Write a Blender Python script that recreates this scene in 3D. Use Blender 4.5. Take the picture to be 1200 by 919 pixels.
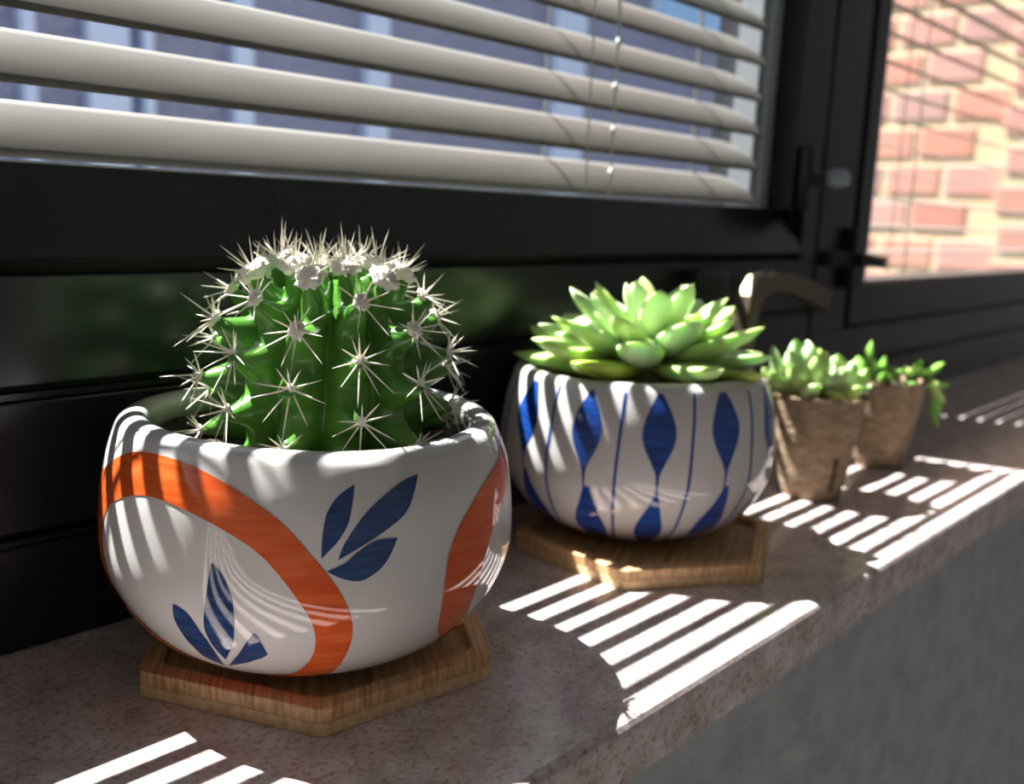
import bpy, bmesh, math, random
import numpy as np
from mathutils import Vector, Matrix, noise

random.seed(7)
R = math.radians
scene = bpy.context.scene
COL = scene.collection
for o in list(bpy.data.objects):
    bpy.data.objects.remove(o)

# ------------------------------------------------------------------ camera
# world: X runs along the window sill, Y points out of the window, Z up (metres)
cam_d = bpy.data.cameras.new('camera')
cam = bpy.data.objects.new('camera', cam_d)
COL.objects.link(cam)
YAW, PITCH, ROLL = R(41.583), R(10.377), R(2.2434)
fw = Vector((math.cos(YAW) * math.cos(PITCH), math.sin(YAW) * math.cos(PITCH), -math.sin(PITCH)))
rt = Vector((math.sin(YAW), -math.cos(YAW), 0))
up = rt.cross(fw)
rt2 = rt * math.cos(ROLL) + up * math.sin(ROLL)
up2 = -rt * math.sin(ROLL) + up * math.cos(ROLL)
m = Matrix((rt2, up2, -fw)).transposed().to_4x4()
m.translation = Vector((0, 0, 0.1303))
cam.matrix_world = m
cam_d.sensor_width = 36.0
cam_d.sensor_fit = 'HORIZONTAL'
cam_d.lens = 34.334
cam_d.clip_start = 0.005
cam_d.clip_end = 100
cam_d.dof.use_dof = True
cam_d.dof.focus_distance = 0.235
cam_d.dof.aperture_fstop = 13.0
scene.camera = cam

# ------------------------------------------------------------------ light
scene.view_settings.view_transform = 'Standard'
scene.view_settings.look = 'None'
scene.view_settings.gamma = 1.0
scene.view_settings.use_curve_mapping = False
scene.view_settings.exposure = 0.0

world = bpy.data.worlds.new('sky')
scene.world = world
world.use_nodes = True
wn = world.node_tree
wn.nodes.clear()
wo = wn.nodes.new('ShaderNodeOutputWorld')
bg = wn.nodes.new('ShaderNodeBackground')
tc = wn.nodes.new('ShaderNodeTexCoord')
sx = wn.nodes.new('ShaderNodeSeparateXYZ')
mr = wn.nodes.new('ShaderNodeMapRange')
mr.inputs[1].default_value = -1.0
mr.inputs[2].default_value = 1.0
rp = wn.nodes.new('ShaderNodeValToRGB')
rp.color_ramp.elements[0].position = 0.42
rp.color_ramp.elements[0].color = (0.30, 0.28, 0.26, 1)
rp.color_ramp.elements[1].position = 1.0
rp.color_ramp.elements[1].color = (0.72, 0.82, 1.0, 1)
e = rp.color_ramp.elements.new(0.53)
e.color = (0.93, 0.93, 0.93, 1)
bg.inputs[1].default_value = 1.3
wn.links.new(tc.outputs['Generated'], sx.inputs[0])
wn.links.new(sx.outputs[2], mr.inputs[0])
wn.links.new(mr.outputs[0], rp.inputs[0])
wn.links.new(rp.outputs[0], bg.inputs[0])
wn.links.new(bg.outputs[0], wo.inputs[0])

sun_d = bpy.data.lights.new('sun', 'SUN')
sun_d.energy = 27.0
sun_d.color = (1.0, 0.965, 0.91)
sun_d.angle = R(0.5)
sun = bpy.data.objects.new('sun', sun_d)
COL.objects.link(sun)
sun.rotation_euler = Vector((0.29, -1.0, -1.71)).to_track_quat('-Z', 'Y').to_euler()
sun.location = (-0.3, 2, 4)


# ------------------------------------------------------------------ helpers
def new_mat(name, col=(0.5, 0.5, 0.5), rough=0.5, **kw):
    mt = bpy.data.materials.new(name)
    mt.use_nodes = True
    nt = mt.node_tree
    b = nt.nodes['Principled BSDF']
    b.inputs['Base Color'].default_value = (*col, 1)
    b.inputs['Roughness'].default_value = rough
    for k, v in kw.items():
        b.inputs[k.replace('_', ' ')].default_value = v
    return mt, nt, b


def noise_col(nt, b, c1, c2, scale=50, detail=4, stretch=(1, 1, 1), lo=0.35, hi=0.65, coord='Object',
              bump=0.0, bdist=0.001, rough=None):
    t = nt.nodes.new('ShaderNodeTexCoord')
    mp = nt.nodes.new('ShaderNodeMapping')
    mp.inputs['Scale'].default_value = stretch
    n = nt.nodes.new('ShaderNodeTexNoise')
    n.inputs['Scale'].default_value = scale
    n.inputs['Detail'].default_value = detail
    r = nt.nodes.new('ShaderNodeValToRGB')
    r.color_ramp.elements[0].position = lo
    r.color_ramp.elements[0].color = (*c1, 1)
    r.color_ramp.elements[1].position = hi
    r.color_ramp.elements[1].color = (*c2, 1)
    nt.links.new(t.outputs[coord], mp.inputs[0])
    nt.links.new(mp.outputs[0], n.inputs['Vector'])
    nt.links.new(n.outputs[0], r.inputs[0])
    nt.links.new(r.outputs[0], b.inputs['Base Color'])
    if bump:
        bp = nt.nodes.new('ShaderNodeBump')
        bp.inputs['Strength'].default_value = bump
        bp.inputs['Distance'].default_value = bdist
        nt.links.new(n.outputs[0], bp.inputs['Height'])
        nt.links.new(bp.outputs[0], b.inputs['Normal'])
    return n, r, mp


def link(name, me, mat=None, parent=None, smooth=False):
    o = bpy.data.objects.new(name, me)
    COL.objects.link(o)
    if mat is not None and not me.materials:
        me.materials.append(mat)
    if parent is not None:
        o.parent = parent
    if smooth:
        me.shade_smooth()
    return o


def from_py(name, v, f, mat=None, parent=None, smooth=False):
    me = bpy.data.meshes.new(name)
    me.from_pydata([tuple(q) for q in v], [], f)
    me.update()
    return link(name, me, mat, parent, smooth)


def empty(name, loc=(0, 0, 0), rotz=0.0):
    o = bpy.data.objects.new(name, None)
    o.empty_display_size = 0.02
    o.location = loc
    o.rotation_euler = (0, 0, rotz)
    COL.objects.link(o)
    return o


def tag(o, label, cat, group=None):
    o['label'] = label
    o['category'] = cat
    if group:
        o['group'] = group
    return o


def struct(o, label=None, cat=None):
    o['kind'] = 'structure'
    if label:
        o['label'] = label
    if cat:
        o['category'] = cat
    return o


def box(name, x0, x1, y0, y1, z0, z1, mat, parent=None, bev=0.0, seg=2, smooth=False):
    bm = bmesh.new()
    bmesh.ops.create_cube(bm, size=1)
    c = Vector(((x0 + x1) / 2, (y0 + y1) / 2, (z0 + z1) / 2))
    for v in bm.verts:
        v.co = Vector((v.co.x * (x1 - x0), v.co.y * (y1 - y0), v.co.z * (z1 - z0))) + c
    if bev:
        bmesh.ops.bevel(bm, geom=bm.edges[:], offset=bev, segments=seg, affect='EDGES', profile=0.5)
    me = bpy.data.meshes.new(name)
    bm.to_mesh(me)
    bm.free()
    return link(name, me, mat, parent, smooth)


def extrude_x(name, prof, x0, x1, mat, parent=None):
    """closed (y, z) profile swept along X"""
    n = len(prof)
    v = [(x0, y, z) for y, z in prof] + [(x1, y, z) for y, z in prof]
    f = [(i, (i + 1) % n, n + (i + 1) % n, n + i) for i in range(n)]
    f += [tuple(range(n - 1, -1, -1)), tuple(range(n, 2 * n))]
    o = from_py(name, v, f, mat, parent)
    bm = bmesh.new()
    bm.from_mesh(o.data)
    bmesh.ops.recalc_face_normals(bm, faces=bm.faces[:])
    bm.to_mesh(o.data)
    bm.free()
    return o


def tube(name, pts, rad, mat, parent=None, n=8, caps=True):
    pts = [Vector(q) for q in pts]
    v, f = [], []
    for i, q in enumerate(pts):
        d = (pts[min(i + 1, len(pts) - 1)] - pts[max(i - 1, 0)]).normalized()
        a = d.orthogonal().normalized() if i == 0 else (a - d * a.dot(d)).normalized()
        b = d.cross(a)
        r = rad[i] if isinstance(rad, (list, tuple)) else rad
        for k in range(n):
            t = 2 * math.pi * k / n
            v.append(q + a * math.cos(t) * r + b * math.sin(t) * r)
    for i in range(len(pts) - 1):
        for k in range(n):
            f.append((i * n + k, i * n + (k + 1) % n, (i + 1) * n + (k + 1) % n, (i + 1) * n + k))
    if caps:
        f.append(tuple(range(n - 1, -1, -1)))
        f.append(tuple(range((len(pts) - 1) * n, len(pts) * n)))
    return from_py(name, v, f, mat, parent, True)


def lathe(name, prof, mat, parent=None, n=96, fn=None):
    v, f = [], []
    for (r, z) in prof:
        for k in range(n):
            t = 2 * math.pi * k / n
            v.append(fn(r, t, z) if fn else (r * math.cos(t), r * math.sin(t), z))
    for i in range(len(prof) - 1):
        for k in range(n):
            f.append((i * n + k, i * n + (k + 1) % n, (i + 1) * n + (k + 1) % n, (i + 1) * n + k))
    c0 = len(v)
    z0 = prof[0][1]
    z1 = prof[-1][1]
    v.append(fn(0, 0, z0) if fn else (0, 0, z0))
    v.append(fn(0, 0, z1) if fn else (0, 0, z1))
    b = (len(prof) - 1) * n
    for k in range(n):
        f.append((c0, (k + 1) % n, k))
        f.append((c0 + 1, b + k, b + (k + 1) % n))
    return from_py(name, v, f, mat, parent, True)


def catmull(pts, n):
    """resample an open polyline of 2-tuples smoothly to n points"""
    P = np.array(pts, float)
    d = np.r_[0, np.cumsum(np.hypot(np.diff(P[:, 0]) / 60, np.diff(P[:, 1])) + 1e-6)]
    t = np.linspace(0, d[-1], n)
    out = []
    for tt in t:
        i = int(np.clip(np.searchsorted(d, tt) - 1, 0, len(P) - 2))
        u = (tt - d[i]) / (d[i + 1] - d[i])
        p0, p1, p2, p3 = P[max(i - 1, 0)], P[i], P[i + 1], P[min(i + 2, len(P) - 1)]
        out.append(0.5 * (2 * p1 + (p2 - p0) * u + (2 * p0 - 5 * p1 + 4 * p2 - p3) * u * u
                          + (3 * p1 - 3 * p2 + p3 - p0) * u ** 3))
    return np.array(out)


# ------------------------------------------------------------------ materials
# dark anodised window frame, glossy powder coat with faint orange peel
M_frame, nt, b = new_mat('dark_frame', (0.012, 0.0135, 0.0175), 0.25)
b.inputs['Specular IOR Level'].default_value = 0.42
t_ = nt.nodes.new('ShaderNodeTexCoord')
n_ = nt.nodes.new('ShaderNodeTexNoise')
n_.inputs['Scale'].default_value = 450
bp_ = nt.nodes.new('ShaderNodeBump')
bp_.inputs['Strength'].default_value = 0.15
bp_.inputs['Distance'].default_value = 0.0004
nt.links.new(t_.outputs['Object'], n_.inputs['Vector'])
nt.links.new(n_.outputs[0], bp_.inputs['Height'])
nt.links.new(bp_.outputs[0], b.inputs['Normal'])
M_gap, _, _ = new_mat('gap_shade_black', (0.004, 0.004, 0.004), 0.7)  # near-black core colour paints in the shadow lines of the frame gaps
M_gasket, _, _ = new_mat('gasket_edge_glint', (0.42, 0.44, 0.45), 0.35)  # light grey paints in the bright reflection along the gasket edge
M_ledge, _, _ = new_mat('ledge_grey', (0.07, 0.07, 0.072), 0.4)
M_alu, _, _ = new_mat('spacer_reflection_blue', (0.50, 0.56, 0.64), 0.32, Metallic=0.35)  # strip tint paints in the bluish reflection on the sash reveal
M_alu2, _, _ = new_mat('spacer_reflection_grey', (0.34, 0.36, 0.38), 0.4, Metallic=0.3)  # grey band of the reveal's reflection, put into the strip colour
M_slat, nt, b = new_mat('slat_enamel', (0.36, 0.335, 0.30), 0.42)
noise_col(nt, b, (0.145, 0.136, 0.124), (0.19, 0.179, 0.163), 40, 5, (0.4, 2, 2), 0.3, 0.7)
M_slat2, _, _ = new_mat('slat_enamel_taupe', (0.21, 0.18, 0.16), 0.5)
M_cord, _, _ = new_mat('white_cord', (0.75, 0.76, 0.78), 0.5)
M_cordg, _, _ = new_mat('clear_cord', (0.42, 0.47, 0.50), 0.3)

# glass: thin pane, mostly transparent with a Fresnel sheen
M_glass = bpy.data.materials.new('pane_glass')
M_glass.use_nodes = True
nt = M_glass.node_tree
nt.nodes.clear()
go = nt.nodes.new('ShaderNodeOutputMaterial')
gm = nt.nodes.new('ShaderNodeMixShader')
gt = nt.nodes.new('ShaderNodeBsdfTransparent')
gt.inputs[0].default_value = (0.96, 0.975, 0.985, 1)
gg = nt.nodes.new('ShaderNodeBsdfGlossy')
gg.inputs['Roughness'].default_value = 0.03
gl = nt.nodes.new('ShaderNodeLayerWeight')
gl.inputs[0].default_value = 0.5
gp = nt.nodes.new('ShaderNodeMath')
gp.operation = 'POWER'
gp.inputs[1].default_value = 5.0
gf = nt.nodes.new('ShaderNodeMapRange')
gf.inputs[3].default_value = 0.02
gf.inputs[4].default_value = 0.75
nt.links.new(gl.outputs['Facing'], gp.inputs[0])
nt.links.new(gp.outputs[0], gf.inputs[0])
nt.links.new(gf.outputs[0], gm.inputs[0])
nt.links.new(gt.outputs[0], gm.inputs[1])
nt.links.new(gg.outputs[0], gm.inputs[2])
nt.links.new(gm.outputs[0], go.inputs[0])

# polished pink-grey stone of the sill
M_sill, nt, b = new_mat('sill_stone', (0.4, 0.36, 0.34), 0.2)
n1, r1, mp1 = noise_col(nt, b, (0.40, 0.31, 0.285), (0.86, 0.79, 0.78), 75, 10, (1, 1, 1), 0.28, 0.72)
n1.inputs['Roughness'].default_value = 0.72
n2 = nt.nodes.new('ShaderNodeTexNoise')
n2.inputs['Scale'].default_value = 560
n2.inputs['Detail'].default_value = 3
r2 = nt.nodes.new('ShaderNodeValToRGB')
r2.color_ramp.elements[0].position = 0.50
r2.color_ramp.elements[0].color = (0, 0, 0, 1)
r2.color_ramp.elements[1].position = 0.72
r2.color_ramp.elements[1].color = (0.7, 0.7, 0.7, 1)
n3 = nt.nodes.new('ShaderNodeTexNoise')
n3.inputs['Scale'].default_value = 190
r3 = nt.nodes.new('ShaderNodeValToRGB')
r3.color_ramp.elements[0].position = 0.57
r3.color_ramp.elements[0].color = (0, 0, 0, 1)
r3.color_ramp.elements[1].position = 0.75
r3.color_ramp.elements[1].color = (0.35, 0.35, 0.35, 1)
mxa = nt.nodes.new('ShaderNodeMix')
mxa.data_type = 'RGBA'
mxa.inputs[7].default_value = (0.27, 0.125, 0.10, 1)
mxb = nt.nodes.new('ShaderNodeMix')
mxb.data_type = 'RGBA'
mxb.inputs[7].default_value = (0.72, 0.70, 0.71, 1)
nt.links.new(mp1.outputs[0], n2.inputs['Vector'])
mp3 = nt.nodes.new('ShaderNodeMapping')
mp3.inputs['Location'].default_value = (3, 5, 1)
nt.links.new(mp1.outputs[0], mp3.inputs[0])
nt.links.new(mp3.outputs[0], n3.inputs['Vector'])
nt.links.new(n2.outputs[0], r2.inputs[0])
nt.links.new(n3.outputs[0], r3.inputs[0])
nt.links.new(r1.outputs[0], mxa.inputs[6])
nt.links.new(r2.outputs[0], mxa.inputs[0])
nt.links.new(mxa.outputs[2], mxb.inputs[6])
nt.links.new(r3.outputs[0], mxb.inputs[0])
nt.links.new(mxb.outputs[2], b.inputs['Base Color'])
rr = nt.nodes.new('ShaderNodeMapRange')
rr.inputs[3].default_value = 0.08
rr.inputs[4].default_value = 0.28
nt.links.new(n1.outputs[0], rr.inputs[0])
nt.links.new(rr.outputs[0], b.inputs['Roughness'])
M_plaster, nt, b = new_mat('grey_plaster', (0.24, 0.25, 0.25), 0.6)
noise_col(nt, b, (0.33, 0.355, 0.36), (0.46, 0.485, 0.485), 60, 6, (1, 1, 1), 0.3, 0.7, bump=0.7, bdist=0.004)

M_room, _, _ = new_mat('room_paint', (0.74, 0.74, 0.74), 0.7)
M_floor, _, _ = new_mat('room_floor', (0.62, 0.60, 0.57), 0.6)
# bamboo
M_bamboo, nt, b = new_mat('bamboo', (0.45, 0.28, 0.14), 0.42)
noise_col(nt, b, (0.48, 0.25, 0.10), (0.84, 0.54, 0.28), 120, 3, (0.25, 8, 1), 0.33, 0.66, bump=0.12, bdist=0.0004)
for n_ in [q for q in nt.nodes if q.type == 'MAPPING']:
    vr = nt.nodes.new('ShaderNodeVectorRotate')
    vr.rotation_type = 'Z_AXIS'
    vr.inputs['Angle'].default_value = R(120)
    src = n_.inputs[0].links[0].from_socket
    nt.links.new(src, vr.inputs['Vector'])
    nt.links.new(vr.outputs[0], n_.inputs[0])
M_bamboo_s, nt, b = new_mat('bamboo_pale', (0.55, 0.36, 0.19), 0.45)
noise_col(nt, b, (0.66, 0.41, 0.20), (0.90, 0.66, 0.39), 420, 3, (1, 1, 0.6), 0.3, 0.7)

# glazes
def glaze(name, col, streak=None, rough=0.06):
    mt, nt, b = new_mat(name, col, rough)
    b.inputs['Coat Weight'].default_value = 0.35
    b.inputs['Coat Roughness'].default_value = 0.03
    if streak:
        noise_col(nt, b, col, streak, 95, 5, (1, 1, 6), 0.38, 0.72)
    return mt
M_white = glaze('white_glaze', (0.64, 0.63, 0.615))
M_white2 = glaze('white_glaze_warm', (0.62, 0.60, 0.585))
M_orange = glaze('orange_glaze', (0.64, 0.088, 0.015), (0.76, 0.165, 0.04))
M_navy = glaze('navy_glaze', (0.010, 0.036, 0.13), (0.026, 0.078, 0.21))
M_cobalt = glaze('cobalt_glaze', (0.008, 0.04, 0.22), (0.018, 0.085, 0.38))
M_soil, nt, b = new_mat('potting_soil', (0.03, 0.02, 0.014), 0.9)
noise_col(nt, b, (0.012, 0.008, 0.006), (0.075, 0.05, 0.035), 350, 3, bump=1.0, bdist=0.002)
M_peat, nt, b = new_mat('pressed_peat', (0.33, 0.235, 0.15), 0.9)
noise_col(nt, b, (0.22, 0.145, 0.088), (0.40, 0.29, 0.19), 160, 6, (1, 1, 2.2), 0.3, 0.7, bump=0.8, bdist=0.0012)

# plants
M_cactus, nt, b = new_mat('cactus_skin', (0.05, 0.17, 0.02), 0.24)
b.inputs['Subsurface Weight'].default_value = 0.4
b.inputs['Subsurface Radius'].default_value = (0.6, 1.0, 0.25)
b.inputs['Subsurface Scale'].default_value = 0.003
noise_col(nt, b, (0.045, 0.165, 0.018), (0.115, 0.31, 0.042), 70, 4, (1, 1, 1), 0.3, 0.7, bump=0.08, bdist=0.001)
M_wool, nt, b = new_mat('areole_wool', (0.86, 0.83, 0.74), 0.9)
b.inputs['Subsurface Weight'].default_value = 0.2
b.inputs['Subsurface Scale'].default_value = 0.001
M_spine, nt, b = new_mat('cactus_spine', (0.88, 0.82, 0.68), 0.4)


def leaf_mat(name, c1, c2, tip=None):
    mt, nt, b = new_mat(name, c1, 0.36)
    b.inputs['Subsurface Weight'].default_value = 0.55
    b.inputs['Subsurface Radius'].default_value = (0.6, 1.0, 0.2)
    b.inputs['Subsurface Scale'].default_value = 0.004
    noise_col(nt, b, c1, c2, 90, 3, (1, 1, 1), 0.35, 0.65, coord='Object')
    return mt
M_leaf = leaf_mat('pale_green_leaf', (0.44, 0.64, 0.17), (0.60, 0.76, 0.33))
M_leaf2 = leaf_mat('blue_green_leaf', (0.48, 0.66, 0.33), (0.66, 0.79, 0.50))
M_leaf3 = leaf_mat('grass_green_leaf', (0.17, 0.42, 0.05), (0.27, 0.52, 0.11))
M_leafy = leaf_mat('yellow_green_leaf', (0.42, 0.55, 0.05), (0.50, 0.62, 0.12))
M_stem, _, _ = new_mat('green_stem', (0.22, 0.30, 0.08), 0.6)
M_tip, _, _ = new_mat('leaf_tip', (0.50, 0.40, 0.12), 0.5)

M_bronze, _, _ = new_mat('bronze_metal', (0.19, 0.155, 0.105), 0.45, Metallic=0.9)
M_black, _, _ = new_mat('black_plastic', (0.006, 0.006, 0.006), 0.5)
M_knob, _, _ = new_mat('blue_grey_knob', (0.30, 0.34, 0.41), 0.35)

# outside
M_facade, nt, b = new_mat('violet_grey_facade', (0.2, 0.21, 0.30), 0.7)
noise_col(nt, b, (0.075, 0.09, 0.165), (0.24, 0.265, 0.41), 55, 6, (1, 1, 1), 0.3, 0.7)
M_pil, nt, b = new_mat('pale_blue_pilaster', (0.40, 0.50, 0.72), 0.6)
M_sky_pane, _, _ = new_mat('sky_reflection_pane', (0.16, 0.38, 0.68), 0.15)  # blue base colour stands in for sky reflected in the glass
M_mortar, nt, b = new_mat('cream_mortar', (0.82, 0.66, 0.42), 0.9)
M_brick = bpy.data.materials.new('salmon_brick')
M_brick.use_nodes = True
nt = M_brick.node_tree
b = nt.nodes['Principled BSDF']
b.inputs['Roughness'].default_value = 0.85
oi = nt.nodes.new('ShaderNodeObjectInfo')
cr = nt.nodes.new('ShaderNodeValToRGB')
cr.color_ramp.interpolation = 'LINEAR'
cr.color_ramp.elements[0].color = (0.62, 0.27, 0.21, 1)
cr.color_ramp.elements[1].color = (0.52, 0.34, 0.32, 1)
for pos, c in ((0.3, (0.76, 0.34, 0.24)), (0.6, (0.72, 0.38, 0.32)), (0.85, (0.80, 0.38, 0.26))):
    el = cr.color_ramp.elements.new(pos)
    el.color = (*c, 1)
nt.links.new(oi.outputs['Random'], cr.inputs[0])
nt.links.new(cr.outputs[0], b.inputs['Base Color'])

# ------------------------------------------------------------------ sill and wall below it
Y0 = 0.278      # face of the window frame
YF = 0.1312     # front edge of the sill
XL, XR = -0.90, 2.05
ZW = 0.95        # head of the windows
sill = extrude_x('window_sill',
                 [(YF + 0.0030, 0.0), (0.335, 0.0), (0.335, -0.0185), (YF + 0.0012, -0.0185), (YF, -0.0172),
                  (YF, -0.0032), (YF + 0.0003, -0.0016), (YF + 0.0012, -0.0005)], XL, XR, M_sill)
struct(sill, 'polished pinkish grey stone window sill carrying the plants', 'sill')
wall = box('wall_below', XL, XR, 0.1365, 0.335, -0.85, -0.0186, M_plaster)
struct(wall, 'rough grey plaster wall under the stone sill', 'wall')

YR = -1.60
struct(box('floor', XL, XR, YR, 0.1364, -0.89, -0.85, M_floor), 'plain floor of the room', 'floor')
struct(box('ceiling', XL, XR, YR, 0.335, 1.2502, 1.29, M_room), 'plain ceiling of the room', 'ceiling')
struct(box('wall_left', XL - 0.04, XL - 0.0002, YR, 0.335, -0.89, 1.29, M_room), 'plain side wall of the room', 'wall')
struct(box('wall_right', XR + 0.0002, XR + 0.04, YR, 0.335, -0.89, 1.29, M_room), 'plain end wall of the room past the peat pots', 'wall')
struct(box('wall_back', XL, XR, YR - 0.04, YR - 0.0002, -0.89, 1.29, M_room), 'plain wall of the room facing the window', 'wall')

# ------------------------------------------------------------------ lower fixed frame (trim) with its grooves
trim = struct(empty('trim_1', (0, Y0, 0)), 'dark metal fixed frame panels between sill and windows', 'window frame')
trim.location = (0, 0, 0)
box('frame_core', XL, XR, 0.2835, 0.335, 0.0002, 0.090, M_gap, trim)
box('base_panel', XL, XR, Y0 + 0.0010, 0.2836, 0.0002, 0.0312, M_frame, trim, 0.0008)
box('groove_lip', XL, XR, Y0 + 0.0020, 0.2836, 0.0315, 0.0330, M_frame, trim)
box('middle_panel', XL, 0.6005, Y0, 0.2836, 0.0356, 0.0733, M_frame, trim, 0.0007)
box('groove_lip', XL, 0.6005, Y0 + 0.0015, 0.2836, 0.0737, 0.0755, M_frame, trim)
box('upper_panel', XL, 0.6005, Y0, 0.2836, 0.0775, 0.1085, M_frame, trim, 0.0007)
box('frame_core', XL, 0.603, 0.2835, 0.335, 0.0902, 0.1125, M_gap, trim)
box('right_panel', 0.6045, XR, Y0 + 0.0005, 0.2836, 0.0356, 0.0600, M_frame, trim, 0.0007)
trim2 = struct(empty('trim_2'), 'dark metal mullion posts between the two windows', 'window frame')
box('mullion_core', 0.5785, 0.6600, 0.2845, 0.335, 0.0905, ZW, M_gap, trim2)
box('mullion_strip', 0.5805, 0.6005, Y0, 0.2846, 0.1088, ZW, M_frame, trim2, 0.0007)
box('mullion_post', 0.6045, 0.6565, Y0, 0.2846, 0.0602, ZW, M_frame, trim2, 0.0009)
wall_a = struct(box('wall_above', XL, XR, Y0, 0.335, ZW + 0.0002, 1.25, M_room), 'grey plaster wall above the windows', 'wall')

# ------------------------------------------------------------------ window 1 (left sash with venetian blind)
win1 = struct(empty('window_1'), 'dark framed window sash with pale venetian blind', 'window')
SX = 0.5772
extrude_x('sash_bottom_rail', [(0.2762, 0.1127), (0.2757, 0.1133), (0.2880, 0.1388),
                               (0.2905, 0.1388), (0.2905, 0.1360), (0.335, 0.1360), (0.335, 0.1127)], XL, SX, M_frame, win1)
extrude_x('gasket', [(0.2882, 0.13885), (0.2882, 0.1396), (0.2905, 0.1396), (0.2905, 0.13885)], XL, 0.5475, M_gasket, win1)
# right stile with a chamfered inner edge
pr = [(0.5765, 0.2755), (0.5772, 0.2762), (0.5772, 0.335), (0.5590, 0.335), (0.5590, 0.2900), (0.5565, 0.2762), (0.5572, 0.2755)]
v = [(x, y, 0.1390) for x, y in pr] + [(x, y, ZW) for x, y in pr]
n = len(pr)
from_py('sash_stile', v, [(i, (i + 1) % n, n + (i + 1) % n, n + i) for i in range(n)] + [tuple(range(n)), tuple(range(n, 2 * n))],
        M_frame, win1)
box('sash_top_rail', XL, 0.5585, 0.2755, 0.335, ZW - 0.025, ZW - 0.0005, M_frame, win1)
box('pane', XL, 0.5588, 0.3120, 0.3160, 0.1364, ZW - 0.0254, M_glass, win1)
box('spacer_strip', 0.5480, 0.5586, 0.2925, 0.3105, 0.1398, ZW - 0.026, M_alu, win1, 0.0005)
box('spacer_strip', 0.5402, 0.5478, 0.2950, 0.3105, 0.1398, ZW - 0.026, M_alu2, win1, 0.0005)

# ------------------------------------------------------------------ window 2 (right sash)
win2 = struct(empty('window_2'), 'dark framed window with sunlit brick wall behind open slats', 'window')
box('sash_bottom_rail', 0.6603, XR, 0.2762, 0.335, 0.0625, 0.0900, M_frame, win2, 0.0009)
box('ledge', 0.6820, XR, 0.2800, 0.3100, 0.0902, 0.0918, M_ledge, win2)
box('sash_stile', 0.6603, 0.6810, 0.2762, 0.335, 0.0903, ZW, M_frame, win2, 0.0009)
box('pane', 0.6812, XR, 0.3150, 0.3190, 0.0920, ZW, M_glass, win2)


# ------------------------------------------------------------------ blinds
def slat_mesh(name, x0, x1, w, alpha, sag, mat, rnd=0.026, th=0.00035, nx=40):
    """one curved slat, inner edge low, outer corners rounded at both ends; origin at the slat's middle height"""
    nv = 9
    xs = list(np.linspace(x0 + rnd, x1 - rnd, nx))
    ends = [x0 + rnd * (1 - math.cos(a)) for a in np.linspace(0.12, math.pi / 2, 9)[:-1]]
    xs = ends + xs + [x1 - rnd * (1 - math.cos(a)) for a in np.linspace(math.pi / 2, 0.12, 9)[1:]]
    ca, sa = math.cos(alpha), math.sin(alpha)
    V, F = [], []
    for side in (0, 1):
        for x in xs:
            d = min(x - x0, x1 - x)
            top = 0.5
            if d < rnd:
                q = 1 - d / rnd
                top = 0.5 - 0.85 * (1 - math.sqrt(max(0, 1 - q * q)))
            for k in range(nv):
                s = -0.5 + (top + 0.5) * k / (nv - 1)
                hgt = sag * (1 - 4 * s * s) - side * th
                yy, zz = s * w, hgt
                V.append((x, yy * ca - zz * sa, yy * sa + zz * ca))
    n = len(xs)
    off = n * nv
    for i in range(n - 1):
        for k in range(nv - 1):
            a = i * nv + k
            F.append((a, a + nv, a + nv + 1, a + 1))
            F.append((off + a, off + a + 1, off + a + nv + 1, off + a + nv))
        for k in (0, nv - 1):
            a = i * nv + k
            q = (a, off + a, off + a + nv, a + nv)
            F.append(q if k == 0 else q[::-1])
    for i in (0, n - 1):
        for k in range(nv - 1):
            a = i * nv + k
            F.append((a, a + 1, off + a + 1, off + a))
    me = bpy.data.meshes.new(name)
    me.from_pydata(V, [], F)
    me.update()
    me.materials.append(mat)
    me.shade_smooth()
    return me


YB = 0.2970
ZB = 0.1685
PZ = 0.0196
blind = tag(empty('venetian_blind', (0, YB, 0.14)),
            'pale taupe venetian blind with tilted curved slats above the cactus', 'blind', 'venetian blinds')
sm = slat_mesh('slat', XL, 0.5395, 0.0225, R(47), 0.0013, M_slat)
for k in range(-1, 39):
    o = link('bottom_slat' if k < 0 else 'slat', sm, None, blind)
    o.location = (0, random.uniform(-0.0003, 0.0003), ZB + PZ * k - 0.14 + random.uniform(-0.0003, 0.0003))
    o.rotation_euler = (R(random.uniform(-1.5, 1.5)), 0, 0)
hr = box('head_rail', XL, 0.5395, 0.285, 0.309, ZW - 0.038, ZW - 0.0258, M_slat)
hr.parent = blind
hr.matrix_parent_inverse = Matrix.Translation((0, -YB, -0.14))
ZT = ZW - 0.038


def blind_cord(name, x, y, r, mat, z0=0.142, knots=False):
    o = tube(name, [(x, y - YB, z0 - 0.14), (x + 0.0004, y - YB, 0.21), (x, y - YB, ZT - 0.14)], r, mat, blind, 6)
    return o
for x in (0.088, 0.3600, 0.4905, -0.18, -0.48, -0.78):
    # ladder tapes: one cord outside, one inside the slats
    blind_cord('ladder_cord', x, YB + 0.0090, 0.0009 if x < 0.45 else 0.0012, M_cord)
    if x < 0.45:
        blind_cord('ladder_cord', x + 0.010, YB - 0.0098, 0.00045, M_cordg)
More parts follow.
